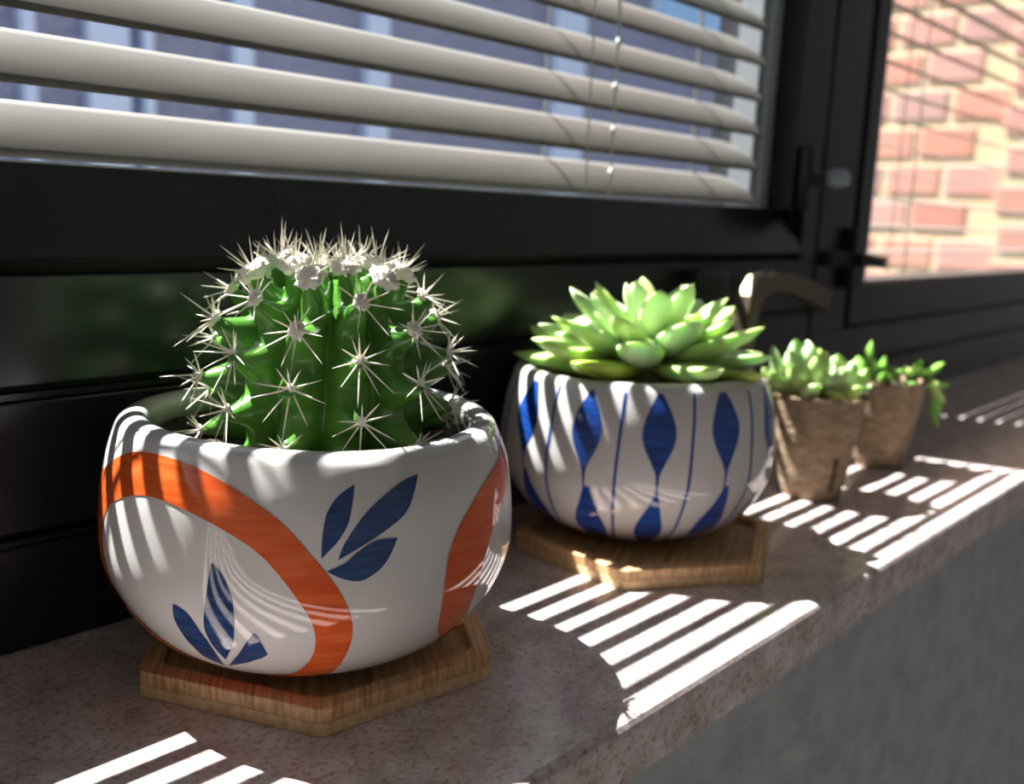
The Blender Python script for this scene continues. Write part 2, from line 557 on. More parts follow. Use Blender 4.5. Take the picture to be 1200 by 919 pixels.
# lift cord with a small knotted loop at each slat
lc = blind_cord('lift_cord', 0.3840, 0.2835, 0.0006, M_cordg, 0.1405)
for k in range(-1, 38):
    z = ZB + PZ * k + 0.0015
    bm = bmesh.new()
    bmesh.ops.create_icosphere(bm, subdivisions=2, radius=1)
    for vv in bm.verts:
        nn = 1 + 0.3 * noise.noise(vv.co * 2.3 + Vector((k, 0, 0)))
        vv.co = Vector((vv.co.x * 0.0015 * nn, vv.co.y * 0.0011 * nn, vv.co.z * 0.0027 * nn))
    me = bpy.data.meshes.new('knot')
    bm.to_mesh(me)
    bm.free()
    o = link('knot', me, M_cord, lc, True)
    o.location = (0.3838 + random.uniform(-.0004, .0004), 0.2832 - YB, z - 0.14)

blind2 = tag(empty('venetian_blind', (0, 0.2960, 0.09)),
             'taupe venetian blind with level edge-on slats before the brick wall', 'blind', 'venetian blinds')
sm2 = slat_mesh('slat', 0.6835, XR - 0.02, 0.0125, R(11), 0.0008, M_slat2, nx=10)
for k in range(42):
    o = link('slat', sm2, None, blind2)
    o.location = (0, 0, 0.1120 + 0.0196 * k - 0.09)
for x in (0.755, 0.775, 0.80, 1.25, 1.6):
    tube('ladder_cord', [(x, 0.0105 - 0.022 * (x == 0.775), 0.0045), (x, 0.0105 - 0.022 * (x == 0.775), 0.85)], 0.0006, M_cordg, blind2, 6)


# ------------------------------------------------------------------ ceramic pots
KN = np.array([0, .1, .25, .45, .65, .85, 1.0])
KR = np.array([.0244, .0397, .0509, .0572, .0573, .0552, .0512])


def _spline(x, y):
    n = len(x)
    h = np.diff(x)
    A = np.eye(n)
    bb = np.zeros(n)
    for i in range(1, n - 1):
        A[i, i - 1] = h[i - 1]
        A[i, i] = 2 * (h[i - 1] + h[i])
        A[i, i + 1] = h[i]
        bb[i] = 6 * ((y[i + 1] - y[i]) / h[i] - (y[i] - y[i - 1]) / h[i - 1])
    return np.linalg.solve(A, bb)
KM = _spline(KN, KR)


def prof_r(z):
    z = min(max(z, 0.0), 1.0)
    i = int(np.clip(np.searchsorted(KN, z) - 1, 0, len(KN) - 2))
    h = KN[i + 1] - KN[i]
    a, c = KN[i + 1] - z, z - KN[i]
    return float(KM[i] * a ** 3 / (6 * h) + KM[i + 1] * c ** 3 / (6 * h) + (KR[i] / h - KM[i] * h / 6) * a
                 + (KR[i + 1] / h - KM[i + 1] * h / 6) * c)


class Pot:
    def __init__(s, scale, H, ta, tb, seed):
        s.s, s.H, s.ta, s.tb, s.seed = scale, H, ta, tb, seed

    def pt(s, r, t, z):
        """cylindrical (r, angle, height fraction*H) to a point; gentle hand-thrown unevenness and rim tilt"""
        x, y = r * math.cos(t), r * math.sin(t)
        w = min(max(z / s.H, 0), 1)
        q = 1 + 0.006 * noise.noise(Vector((math.cos(t) * 1.3 + s.seed, math.sin(t) * 1.3, z * 28)))
        x *= q
        y *= q
        return (x, y, z + (z / s.H) * (s.ta * x + s.tb * y) + 0.0006 * w * w * math.sin(2 * t + s.seed))

    def build(s, name, loc, mat, label, group):
        root = empty(name, loc)
        tag(root, label, 'pot', group)
        H = s.H
        prof = [(0.012, 0.0008), (0.0215 * s.s, 0.0006), (0.0232 * s.s, 0.0)]
        for i in range(41):
            f = i / 40 * 0.955
            prof.append((prof_r(f) * s.s, f * H))
        # the shoulder rolls over into a smooth rim
        ri = 0.0440 * s.s
        b0 = Vector((prof_r(0.955) * s.s, 0.955 * H))
        tg = (b0 - Vector((prof_r(0.93) * s.s, 0.93 * H))).normalized()
        b1, b2, b3 = b0 + tg * 0.0042, Vector((ri - 0.0002, H + 0.0012)), Vector((ri, 0.945 * H))
        for a in range(1, 15):
            u = a / 14
            q = b0 * (1 - u) ** 3 + b1 * 3 * u * (1 - u) ** 2 + b2 * 3 * u * u * (1 - u) + b3 * u ** 3
            prof.append((q.x, q.y))
        for f in (0.91, 0.87, 0.82, 0.76, 0.70, 0.60, 0.5):
            prof.append((min(ri + (0.945 - f) * 0.030, prof_r(f) * s.s - 0.0035), f * H))
        s.body = lathe('pot_body', prof, mat, root, 160, s.pt)
        s.root = root
        return root

    def patch(s, name, grid, mat, off=0.00016, parent=None):
        """grid[i][j] of (angle deg, height fraction): painted motif lying on the glaze"""
        n, mm = len(grid), len(grid[0])
        V, F = [], []
        for row in grid:
            for a, z in row:
                z = min(max(z, 0.01), 0.958)
                V.append(s.pt(prof_r(z) * s.s + off, math.radians(a), z * s.H - (off * 0.8 if z < .3 else 0)))
        for i in range(n - 1):
            for j in range(mm - 1):
                F.append((i * mm + j, (i + 1) * mm + j, (i + 1) * mm + j + 1, i * mm + j + 1))
        o = from_py(name, V, F, mat, parent or s.root, True)
        bm = bmesh.new()
        bm.from_mesh(o.data)
        bmesh.ops.recalc_face_normals(bm, faces=bm.faces[:])
        c = Vector((0, 0, s.H * 0.5))
        if sum((fc.normal.dot(fc.calc_center_median() - c)) for fc in bm.faces) < 0:
            bmesh.ops.reverse_faces(bm, faces=bm.faces[:])
        bm.to_mesh(o.data)
        bm.free()
        return o

    def strip(s, name, L, Rr, mat, n=26, mm=9, da=0.0, dz=0.0):
        a, c = catmull(L, n), catmull(Rr, n)
        g = [[(a[i][0] + (c[i][0] - a[i][0]) * j / (mm - 1) + da, a[i][1] + (c[i][1] - a[i][1]) * j / (mm - 1) + dz)
              for j in range(mm)] for i in range(n)]
        return s.patch(name, g, mat)

    def line(s, name, L, wdeg, mat, n=30, da=0.0):
        a = catmull(L, n)
        g = [[(q[0] - wdeg / 2 + wdeg * j / 2 + da, q[1]) for j in range(3)] for q in a]
        return s.patch(name, g, mat)


def soil_disc(name, r, z, parent, seed, n=26, amp=0.0016, keep=0.0):
    V, F = [(0, 0, z)], []
    rings = 12
    for i in range(1, rings + 1):
        for k in range(n * 2):
            t = math.pi * k / n
            q = r * i / rings
            p = Vector((q * math.cos(t), q * math.sin(t), 0))
            h = noise.noise(p * 260 + Vector((seed, 0, 0))) * amp + noise.noise(p * 90 + Vector((0, seed, 0))) * amp
            V.append((p.x, p.y, z + h))
    N = n * 2
    for k in range(N):
        F.append((0, 1 + k, 1 + (k + 1) % N))
        for i in range(rings - 1):
            F.append((1 + i * N + k, 1 + (i + 1) * N + k, 1 + (i + 1) * N + (k + 1) % N, 1 + i * N + (k + 1) % N))
    return from_py(name, V, F, M_soil, parent, True)


ZREC = 0.0045   # floor of the coaster recess
# ---- pot 1: orange arches and navy leaves
P1C = (0.1663, 0.2230)
pot1 = Pot(1.0, 0.0689, -0.0091, 0.0151, 1.7)
pot1.build('ceramic_pot', (P1C[0], P1C[1], ZREC), M_white,
           'round white glazed pot with orange arches and navy leaves holding the cactus', 'painted ceramic pots')
A_OUT = [(155.6, .748), (166.8, .843), (174.9, .905), (180.5, .929), (192.9, .941), (204.8, .922), (216.2, .865),
         (224.9, .792), (231.9, .682), (236.7, .594), (240.6, .5), (242.6, .413), (243, .315), (241.6, .228), (238.5, .117),
         (228, .07), (212, .06), (195, .075), (178, .125), (164, .22), (154, .36), (149.5, .5), (150.5, .64)]
A_IN = [(167.0, .616), (169.8, .693), (178, .756), (188.3, .802), (195.9, .801), (205, .775), (214.1, .728), (220.3, .678),
        (225.3, .603), (229.1, .523), (231.9, .459), (233.3, .407), (233.9, .329), (233.4, .265), (231, .206), (226.4, .138),
        (214, .118), (202, .145), (190, .190), (180, .27), (172.5, .36), (168, .49)]


def ring_grid(outer, inner, c=(197.0, .45), sc=(46.0, .42), n=96, mm=10):
    def tab(P):
        q = [((a - c[0]) / sc[0], (z - c[1]) / sc[1]) for a, z in P]
        ph = np.array([math.atan2(y, x) for x, y in q])
        rr = np.array([math.hypot(x, y) for x, y in q])
        o = np.argsort(ph)
        ph, rr = ph[o], rr[o]
        return np.r_[ph - 2 * math.pi, ph, ph + 2 * math.pi], np.r_[rr, rr, rr]
    po, ro = tab(outer)
    pi_, ri = tab(inner)
    g = []
    t = np.linspace(-math.pi, math.pi, n + 1)
    R1, R2 = np.interp(t, pi_, ri), np.interp(t, po, ro)
    for arr in (R1, R2):
        k = np.r_[arr[-4:-1], arr, arr[1:4]]
        arr[:] = np.convolve(k, [.08, .24, .36, .24, .08], 'same')[3:-3]
    for i in range(n + 1):
        row = []
        for j in range(mm):
            r_ = R1[i] + (R2[i] - R1[i]) * j / (mm - 1)
            row.append((c[0] + sc[0] * r_ * math.cos(t[i]), c[1] + sc[1] * r_ * math.sin(t[i])))
        g.append(row)
    return g
RG = ring_grid(A_OUT, A_IN)
o = pot1.patch('orange_band', RG, M_orange)
o['label'] = 'orange painted arch'
B_L = [(306, .905), (297, .875), (285, .825), (275.6, .742), (270.6, .662), (268.1, .573), (267.6, .439), (270, .30), (275.3, .217), (284, .12), (296, .07)]
B_R = [(318, .875), (312, .82), (301.2, .760), (291.9, .683), (286.3, .603), (282.7, .515), (281.5, .408), (283, .32), (289, .22), (297, .165), (306, .13)]
pot1.strip('orange_band', B_L, B_R, M_orange, 40, 10)
# the far side of the second arch, mirrored about its middle
MID = 324.0
pot1.strip('orange_band', [(2 * MID - a, z) for a, z in B_L], [(2 * MID - a, z) for a, z in B_R], M_orange, 40, 10)
pot1.strip('orange_band', [(300, .895), (312, .93), (324, .94), (336, .93), (348, .895)],
           [(308, .82), (316, .84), (324, .85), (332, .84), (340, .82)], M_orange, 30, 8)
pot1.patch('orange_band', [[(a + 240, z) for a, z in row] for row in RG], M_orange)
PETALS = [
    ([(235.2, .656), (235.4, .723), (236, .785), (237, .826), (239.5, .871), (243.5, .906)],
     [(235.2, .656), (237.2, .687), (239.2, .719), (241.5, .775), (242.7, .843), (243.5, .906)]),
    ([(239.1, .65), (240.6, .706), (244.9, .793), (249.6, .85), (256.2, .903), (261.2, .92)],
     [(239.1, .65), (245.6, .701), (251.6, .749), (256.5, .798), (259.3, .864), (261.2, .92)]),
    ([(236.5, .612), (240.6, .637), (242.5, .661), (245.6, .693), (248.8, .711), (253.7, .71)],
     [(236.5, .612), (240, .584), (244.5, .571), (249.1, .605), (251.8, .654), (253.7, .71)]),
    ([(205.6, .175), (200.9, .203), (199, .254), (197.6, .321), (197.3, .386), (198.3, .445)],
     [(205.6, .175), (205.8, .233), (205.5, .287), (204.6, .336), (202.2, .417), (198.3, .445)]),
    ([(208.1, .216), (206.5, .28), (205.9, .359), (207.3, .451), (208.5, .532), (209.5, .622)],
     [(208.1, .216), (212, .294), (214, .368), (214.8, .482), (212.7, .577), (209.5, .622)]),
    ([(207.5, .176), (212.7, .252), (215.6, .306), (217.5, .341), (219.4, .367), (221.4, .27)],
     [(207.5, .176), (211.9, .201), (215, .218), (217.8, .238), (219.8, .252), (221.4, .27)])]
for L, Q in PETALS:
    o = pot1.strip('painted_leaf', L, Q, M_navy)
for da in (117, 240):
    for i, (L, Q) in enumerate(PETALS):
        if da == 240 or i >= 3:
            pot1.strip('painted_leaf', L, Q, M_navy, da=da)
so = soil_disc('soil', 0.0440, 0.0622, pot1.root, 3.1)
so['label'] = 'dark brown potting soil'

# ---- pot 2: cobalt drops and lines
P2C = (0.3270, 0.2215)
pot2 = Pot(0.968, 0.0675, 0, 0, 5.2)
pot2.build('ceramic_pot', (P2C[0], P2C[1], ZREC), M_white2,
           'round white glazed pot with blue teardrops and thin lines holding the rosette succulent', 'painted ceramic pots')
centres = [166.0, 195.5, 223.0, 250.5, 281.0, 311.7, 342.3, 373.0, 403.5, 434.0, 464.7, 495.4]
for i, ct in enumerate(centres):
    w = random.uniform(0.9, 1.08)
    dz = random.uniform(-0.015, 0.015)
    UP = [(0, .985), (-3.6, .89), (-6.0, .785), (-5.5, .70), (-2.4, .60), (-0.7, .535), (-0.35, .44)]
    pot2.strip('painted_drop', [(ct + a * w, z + dz) for a, z in UP], [(ct - a * w, z + dz) for a, z in UP], M_cobalt)
    sk = random.uniform(0.0, 3.0)
    LOW = [(0, .45), (-2.3, .355), (-5.2, .275), (-7.0, .20), (-6.0, .14), (-2.0, .055)]
    LOR = [(0, .45), (1.6, .35), (3.2, .275), (5.0, .19), (4.4, .13), (2.0, .045)]
    pot2.strip('painted_drop', [(ct + a, z + dz) for a, z in LOW], [(ct + a + sk, z + dz) for a, z in LOR], M_cobalt)
    nx_ = centres[(i + 1) % 12] + (360 if i == 11 else 0)
    md = (ct + nx_) / 2
    j = random.uniform(-1, 1)
    pot2.line('painted_line', [(md + j, .985), (md - 0.6, .80), (md - 1.5, .58), (md - 2.2, .35), (md - 3 + j, .16), (md - 4, .05)], 1.15, M_cobalt)
so2 = soil_disc('soil', 0.0430, 0.0590, pot2.root, 8.4)
so2['label'] = 'dark brown potting soil'


# ------------------------------------------------------------------ bamboo coasters
def hex_ring(r, n=6, cr=0.0, rot=0.0):
    """hexagon outline with rounded corners"""
    out = []
    P = [Vector((r * math.cos(rot + k * math.pi / 3), r * math.sin(rot + k * math.pi / 3))) for k in range(6)]
    for k in range(6):
        p, a, c = P[k], P[k - 1], P[(k + 1) % 6]
        da, dc = (a - p).normalized(), (c - p).normalized()
        for i in range(5):
            u = i / 4
            s0, s1 = p + da * cr, p + dc * cr
            out.append((1 - u) ** 2 * s0 + 2 * u * (1 - u) * p + u * u * s1)
    return out


def coaster(loc, rot, label):
    root = tag(empty('bamboo_coaster', (loc[0], loc[1], 0), rot), label, 'coaster', 'hexagonal bamboo coasters')
    T, TB, FL = 0.0074, 0.0035, ZREC - 0.0001
    Rr = 0.0552
    # base layer (solid slab)
    def slab(name, rings, mat):
        V, F = [], []
        N = len(rings[0][0])
        for ring, z in rings:
            V += [(q.x, q.y, z) for q in ring]
        for i in range(len(rings) - 1):
            for k in range(N):
                F.append((i * N + k, i * N + (k + 1) % N, (i + 1) * N + (k + 1) % N, (i + 1) * N + k))
        F.append(tuple(range(N - 1, -1, -1)))
        F.append(tuple(range((len(rings) - 1) * N, len(rings) * N)))
        return from_py(name, V, F, mat, root)
    e = 0.0003
    slab('base_layer', [(hex_ring(Rr - e, cr=.0025), 0.0), (hex_ring(Rr, cr=.0025), e), (hex_ring(Rr, cr=.0025), TB - e),
                        (hex_ring(Rr - e * .6, cr=.0025), TB)], M_bamboo_s)
    slab('tray_layer', [(hex_ring(Rr - e * .6, cr=.0025), TB + 0.0001), (hex_ring(Rr, cr=.0025), TB + e), (hex_ring(Rr, cr=.0025), T - e),
                        (hex_ring(Rr - e, cr=.0025), T), (hex_ring(Rr - .0062, cr=.0035), T), (hex_ring(Rr - .0066, cr=.0035), T - e),
                        (hex_ring(Rr - .0068, cr=.0035), FL)], M_bamboo)
    return root
coaster((0.1708, 0.2248), 3.0223, 'hexagonal bamboo tray coaster under the orange patterned pot')
coaster((0.3230, 0.2105), 2.5365, 'hexagonal bamboo tray coaster under the blue patterned pot')

# ------------------------------------------------------------------ cactus
CC = Vector((0.1700, 0.2203, 0.0))
cactus = tag(empty('cactus', (CC.x, CC.y, 0.0575)), 'round ribbed green cactus with woolly areoles and pale star-like spines', 'cactus')
CP = [(0.0002, .1118), (.004, .1124), (.009, .1125), (.015, .1112), (.0205, .1080), (.0258, .1022), (.0293, .0945), (.0311, .0865),
      (.0317, .0785), (.0312, .0705), (.0297, .0640), (.0280, .0590), (.026, .0540)]
cpa = np.array(CP)
cs = np.r_[0, np.cumsum(np.hypot(*np.diff(cpa, axis=0).T))]
CS = cs[-1]
NR = 12
TH0 = R(232.3 + 15)


def base_pt(s):
    return np.interp(s, cs, cpa[:, 0]), np.interp(s, cs, cpa[:, 1])


def smooth_base(s):
    q = [base_pt(min(max(s + d, 0), CS)) for d in (-.0025, -.0012, 0, .0012, .0025)]
    return sum(a for a, _ in q) / 5, sum(z for _, z in q) / 5


SP = 0.0142


def rib_phase(k):
    return 0.0125 + (SP * 0.5 if k % 2 else 0.0)


def twist(s):
    return 0.20 * (s - 0.03) / 0.03 * -0.35


def cactus_pt(t, s):
    r, z = smooth_base(s)
    r1, z1 = smooth_base(min(s + 0.001, CS))
    dr, dz = r1 - r, z1 - z
    l = math.hypot(dr, dz) or 1
    nr, nz = -dz / l, dr / l
    if nr < 0 and s > 0.01:
        nr, nz = -nr, -nz
    u = (t - TH0 - twist(s)) / (2 * math.pi / NR)
    k = round(u)
    fr = u - k
    c = 0.5 + 0.5 * math.cos(2 * math.pi * fr)
    fade = min(1, (s / 0.016)) ** 1.2
    ph = ((s - rib_phase(k % NR)) / SP)
    g = 0.5 + 0.5 * math.cos(2 * math.pi * (ph - 0.08))
    d = -0.0078 * (1 - c ** 0.62) * fade + 0.0082 * (c ** 1.05) * (g ** 1.6 - 0.45) * fade
    d += 0.0005 * noise.noise(Vector((math.cos(t) * 3, math.sin(t) * 3, s * 120)))
    rr_ = max(r + nr * d, 0.0001)
    return Vector((rr_ * math.cos(t), rr_ * math.sin(t), z + nz * d))
NT, NS = 240, 110
V, F = [], []
for i in range(NS):
    s = CS * i / (NS - 1)
    for k in range(NT):
        p = cactus_pt(2 * math.pi * k / NT, s)
        V.append((p.x, p.y, p.z - 0.0575))
for i in range(NS - 1):
    for k in range(NT):
        F.append((i * NT + k, (i + 1) * NT + k, (i + 1) * NT + (k + 1) % NT, i * NT + (k + 1) % NT))
F.append(tuple(range(NT)))
from_py('body', V, F, M_cactus, cactus, True)

# unit spine: thin four-sided taper along +Z
sv, sf = [], []
for i, (r_, z_) in enumerate(((1.0, 0), (0.92, .35), (0.6, .75), (0.05, 1.0))):
    for k in range(5):
        a = 2 * math.pi * k / 5
        sv.append((r_ * math.cos(a), r_ * math.sin(a), z_))
for i in range(3):
    for k in range(5):
        sf.append((i * 5 + k, i * 5 + (k + 1) % 5, (i + 1) * 5 + (k + 1) % 5, (i + 1) * 5 + k))
sp_me = bpy.data.meshes.new('spine')
sp_me.from_pydata(sv, [], sf)
sp_me.materials.append(M_spine)
sp_me.shade_smooth()


def wool_mesh(seed):
    bm = bmesh.new()
    bmesh.ops.create_icosphere(bm, subdivisions=3, radius=1)
    for vv in bm.verts:
        n_ = vv.co.normalized()
        q = 1 + 0.35 * noise.noise(n_ * 2.6 + Vector((seed, 0, 0))) + 0.45 * noise.noise(n_ * 8 + Vector((0, seed, 0)))
        vv.co = Vector((n_.x * q, n_.y * q, n_.z * q * 0.62))
    me = bpy.data.meshes.new('areole')
    bm.to_mesh(me)
    bm.free()
    me.materials.append(M_wool)
    me.shade_smooth()
    return me
wools = [wool_mesh(i * 3.3) for i in range(4)]
cam_dir = Vector((-0.61, -0.79, 0))
areoles = []
for k in range(NR):
    s = rib_phase(k)
    j = 0
    while s < CS - 0.010:
        t = TH0 + twist(s) + 2 * math.pi * k / NR + random.uniform(-.03, .03)
        areoles.append((t, s + random.uniform(-.0006, .0006), j))
        s += SP
        j += 1
for i in range(4):
    areoles.append((i * 2.4, 0.0015 + 0.0012 * i, -1))
cand = []
for t, s, j in areoles:
    p = cactus_pt(t, s)
    a_ = cactus_pt(t + 0.02, s) - p
    r_, z_ = smooth_base(s)
    r2_, z2_ = smooth_base(min(s + .002, CS))
    nrm = Vector((-(z2_ - z_) * math.cos(t), -(z2_ - z_) * math.sin(t), (r2_ - r_))).normalized()
    if nrm.z < -0.35:
        nrm.z = -0.35
        nrm.normalize()
    upv = (Vector((0, 0, 1)) - nrm * nrm.z)
    upv = upv.normalized() if upv.length > 0.05 else Vector((math.cos(t), math.sin(t), 0)).cross(nrm).normalized()
    sd = nrm.cross(upv)
    cand.append((p, nrm, upv, sd, s, j))
cand.sort(key=lambda q: -(q[1].dot(cam_dir) + 0.9 * q[1].z))
n_ind = 0
for idx, (p, nrm, upv, sd, s, j) in enumerate(cand):
    top = s < 0.020
    rad = (0.0036 if s < 0.012 else 0.0037 if top else 0.0020 if s < 0.035 else 0.0012)
    ao = link('areole', wools[idx % 4], None, cactus)
    M = Matrix((sd, upv, nrm)).transposed().to_4x4()
    M = M @ Matrix.Diagonal((rad, rad * 1.15, rad, 1))
    M.translation = p - Vector((0, 0, 0.0575)) + nrm * rad * 0.10
    ao.matrix_local = M
    inv = M.inverted()
    n_sp = 7 if s < .012 else random.randint(9, 11)
    spines = []
    for q in range(n_sp):
        a = 2 * math.pi * (q + random.uniform(-.25, .25)) / n_sp
        el = R(random.uniform(12, 38)) if not top else R(random.uniform(25, 65))
        d = (sd * math.sin(a) + upv * math.cos(a)) * math.cos(el) + nrm * math.sin(el)
        # spines of the lower areoles hang longer below than above
        ln = random.uniform(.0070, .0102) * (1.0 - 0.30 * math.cos(a) if not top else 0.98)
        spines.append((d.normalized(), ln, (random.uniform(.00021, .00029) if not top else random.uniform(.00016, .00023))))
    for q in range(2 if top else 1):
        d = (nrm + sd * random.uniform(-.4, .4) + upv * random.uniform(-.3, .5)).normalized()
        spines.append((d, random.uniform(.008, .0115), .00026))
    base = p - Vector((0, 0, 0.0575))
    mats = []
    for d, ln, w in spines:
        z = d
        x = z.orthogonal().normalized()
        y = z.cross(x)
        mm_ = Matrix((x, y, z)).transposed().to_4x4() @ Matrix.Diagonal((w, w, ln, 1))
        mm_.translation = base + d * rad * 0.25
        mats.append(mm_)
    if n_ind + len(mats) <= 300:
        for mm_ in mats:
            o = link('spine', sp_me, None, ao)
            o.matrix_local = inv @ mm_
        n_ind += len(mats)
    else:
        VV, FF = [], []
        for mm_ in mats:
            b0 = len(VV)
            VV += [inv @ (mm_ @ Vector(q)) for q in sv]
            FF += [tuple(b0 + i for i in q) for q in sf]
        o = from_py('spines', VV, FF, M_spine, ao, True)
        o['kind'] = 'stuff'


# ------------------------------------------------------------------ leaves
def leaf_mesh(name, L, W, T, mat, tip=0.5, curl=0.15, belly=0.62, n=12, mm=12):
    """plump succulent leaf along +X: widest at 'belly', pointed tip, slightly hollow top"""
    V, F = [], []
    for i in range(n + 1):
        u = i / n
        if u < belly:
            w = 0.42 + 0.58 * math.sin(0.5 * math.pi * u / belly) ** 1.2
        else:
            q = (u - belly) / (1 - belly)
            w = max(0.0, 1 - q ** (1.7 + tip)) ** (0.62 + 0.25 * tip)
        w = max(w, 0.02)
        zc = curl * L * u * u
        th = T * (0.55 + 0.45 * math.sin(math.pi * min(u * 1.1, 1))) * min(1, w * 1.3)
        for k in range(mm):
            a = 2 * math.pi * k / mm
            y = math.cos(a) * W * 0.5 * w
            s_ = math.sin(a)
            z = (s_ * 0.30 + 0.10 * abs(math.cos(a)) ** 2) * th if s_ > 0 else s_ * 0.75 * th + 0.10 * abs(math.cos(a)) ** 2 * th
            V.append((u * L, y, zc + z))
    for i in range(n):
        for k in range(mm):
            F.append((i * mm + k, i * mm + (k + 1) % mm, (i + 1) * mm + (k + 1) % mm, (i + 1) * mm + k))
    F.append(tuple(range(mm - 1, -1, -1)))
    F.append(tuple(range(n * mm, (n + 1) * mm)))
    me = bpy.data.meshes.new(name)
    me.from_pydata(V, [], F)
    me.update()
    me.materials.append(mat)
    me.shade_smooth()
    bm = bmesh.new()
    bm.from_mesh(me)
    bmesh.ops.recalc_face_normals(bm, faces=bm.faces[:])
    bm.to_mesh(me)
    bm.free()
    return me


def put_leaf(root, me, loc, az, el, roll=0.0, sc=1.0, name='leaf'):
    o = link(name, me, None, root)
    Mx = Matrix.Rotation(az, 4, 'Z') @ Matrix.Rotation(-el, 4, 'Y') @ Matrix.Rotation(roll, 4, 'X') @ Matrix.Scale(sc, 4)
    Mx.translation = Vector(loc)
    o.matrix_local = Mx
    return o


# rosette succulent in the blue patterned pot
ros = tag(empty('rosette_succulent', (P2C[0] + 0.002, P2C[1] - 0.002, 0.0640)),
          'large pale green rosette succulent with pointed fleshy leaves in the blue patterned pot', 'succulent')
lm = [leaf_mesh('leaf', 1.0, w, t, mt, tip, c, b_) for (w, t, mt, tip, c, b_) in
      ((.34, .15, M_leaf, .45, .06, .62), (.38, .15, M_leaf2, .35, .10, .64), (.36, .16, M_leaf, .55, .13, .60), (.40, .15, M_leafy, .4, .07, .62))]
tube('stem', [(0, 0, -0.004), (0, 0, 0.004), (0, 0, 0.022)], [.009, .008, .004], M_stem, ros, 12)
NL = 44
for i in range(NL):
    f = i / (NL - 1)
    az = i * R(137.508) + random.uniform(-.12, .12)
    el = R(-1 + 14 * f + 50 * f ** 2.2 + random.uniform(-4, 5))
    L = (0.0500 * (1 - f) ** 0.55 + 0.0145 * f ** 0.7) * random.uniform(.92, 1.05)
    z = 0.0072 + 0.0110 * f
    r0 = 0.0045 * (1 - f)
    mi = random.choice((0, 1, 1, 2, 0, 2)) if 0.1 < f else random.choice((3, 0, 2))
    put_leaf(ros, lm[mi], (r0 * math.cos(az), r0 * math.sin(az), z), az, el, random.uniform(-.2, .2), L)


# ------------------------------------------------------------------ peat pots
def peat_pot(loc, rot, rb, rt_, H, label, seed, slit=None):
    root = tag(empty('peat_pot', (loc[0], loc[1], 0), rot), label, 'pot', 'pressed peat pots')
    n, nz = 72, 30
    V, F = [], []
    def P(t, u, inner):
        r = rb + (rt_ - rb) * u ** 0.9 - (0.0014 if inner else 0)
        p = Vector((math.cos(t), math.sin(t), u * 2))
        r += 0.0007 * noise.noise(p * 2.2 + Vector((seed, 0, 0))) + 0.00022 * noise.noise(p * 11 + Vector((0, seed, 0)))
        z = H * u
        if u > 0.97:
            z += 0.0012 * noise.noise(p * 5 + Vector((0, 0, seed)))
            r += 0.0006
        return (r * math.cos(t), r * math.sin(t), max(z, 0.0013 if inner else 0.0))
    def hole(k, i):
        if not slit:
            return False
        t = 2 * math.pi * k / n
        return abs((t - slit + math.pi) % (2 * math.pi) - math.pi) < 0.10 and 0.07 < i / nz < 0.42
    for inner in (0, 1):
        for i in range(nz + 1):
            for k in range(n):
                V.append(P(2 * math.pi * k / n, i / nz, inner))
    off = (nz + 1) * n
    for i in range(nz):
        for k in range(n):
            a, b_ = i * n + k, i * n + (k + 1) % n
            if hole(k, i):
                continue
            F.append((a, b_, b_ + n, a + n))
            F.append((off + a, off + a + n, off + b_ + n, off + b_))
            for (kk, ii, e0, e1) in (((k - 1) % n, i, a, a + n), ((k + 1) % n, i, b_ + n, b_), (k, i - 1, b_, a), (k, i + 1, a + n, b_ + n)):
                if 0 <= ii < nz and hole(kk, ii):
                    F.append((e1, e0, off + e0, off + e1))
    for k in range(n):
        a, b_ = nz * n + k, nz * n + (k + 1) % n
        F.append((a, b_, off + b_, off + a))
    F.append(tuple(range(n - 1, -1, -1)))
    F.append(tuple(off + k for k in range(n)))
    o = from_py('pot_wall', V, F, M_peat, root, True)
    so = lathe('soil', [(rb - .0019, .0020), (rb + (rt_ - rb) * .5 - .0019, H * .5), (rb + (rt_ - rb) * .88 - .0020, H * .88), (rt_ * .55, H * .92), (rt_ * .2, H * .93)],
               M_soil, root, 40)
    return root
VR = Vector((0.668, -0.743, 0))     # across the row, seen from the room
P3 = Vector((0.4470, 0.1980, 0))
P4 = Vector((0.5370, 0.2010, 0))
peat_pot(P3, 0.3, 0.0140, 0.0222, 0.0505, 'brown pressed peat pot with a slit at its foot beside the blue patterned pot', 2.2, slit=R(222))
peat_pot(P4, 1.4, 0.0140, 0.0220, 0.0480, 'brown pressed peat pot with a trailing plant, farthest from the cactus', 6.1)

# plump succulent in the first peat pot: two crowded heads
pl = tag(empty('plump_succulent', (P3.x, P3.y, 0.046)), 'small succulent with plump pale blue-green leaves in the slit peat pot', 'succulent')
pm = [leaf_mesh('leaf', 1.0, w, t, mt, tip, c, b_) for (w, t, mt, tip, c, b_) in
      ((.46, .34, M_leaf2, .12, .05, .62), (.50, .36, M_leaf, .1, .1, .64), (.44, .32, M_leaf2, .3, .12, .60))]
for hx, hz, cnt, sc in ((-0.0085, 0.004, 17, 1.05), (0.0095, 0.001, 15, 0.86), (0.0, 0.0, 7, .75)):
    for i in range(cnt):
        f = i / cnt
        az = i * R(137.5) + hx * 100
        el = R(8 + 70 * f + random.uniform(-6, 6))
        L = (0.0225 * (1 - f) + 0.0205 * f) * sc * random.uniform(.9, 1.1)
        c = VR * hx + Vector((random.uniform(-.001, .001), random.uniform(-.001, .001), hz + 0.004 * f))
        put_leaf(pl, pm[i % 3], c, az, el, 0, L)
tube('stem', [tuple(VR * -.009 + Vector((0, 0, -.002))), tuple(VR * -.009 + Vector((0, 0, .006)))], [.004, .003], M_stem, pl, 10)
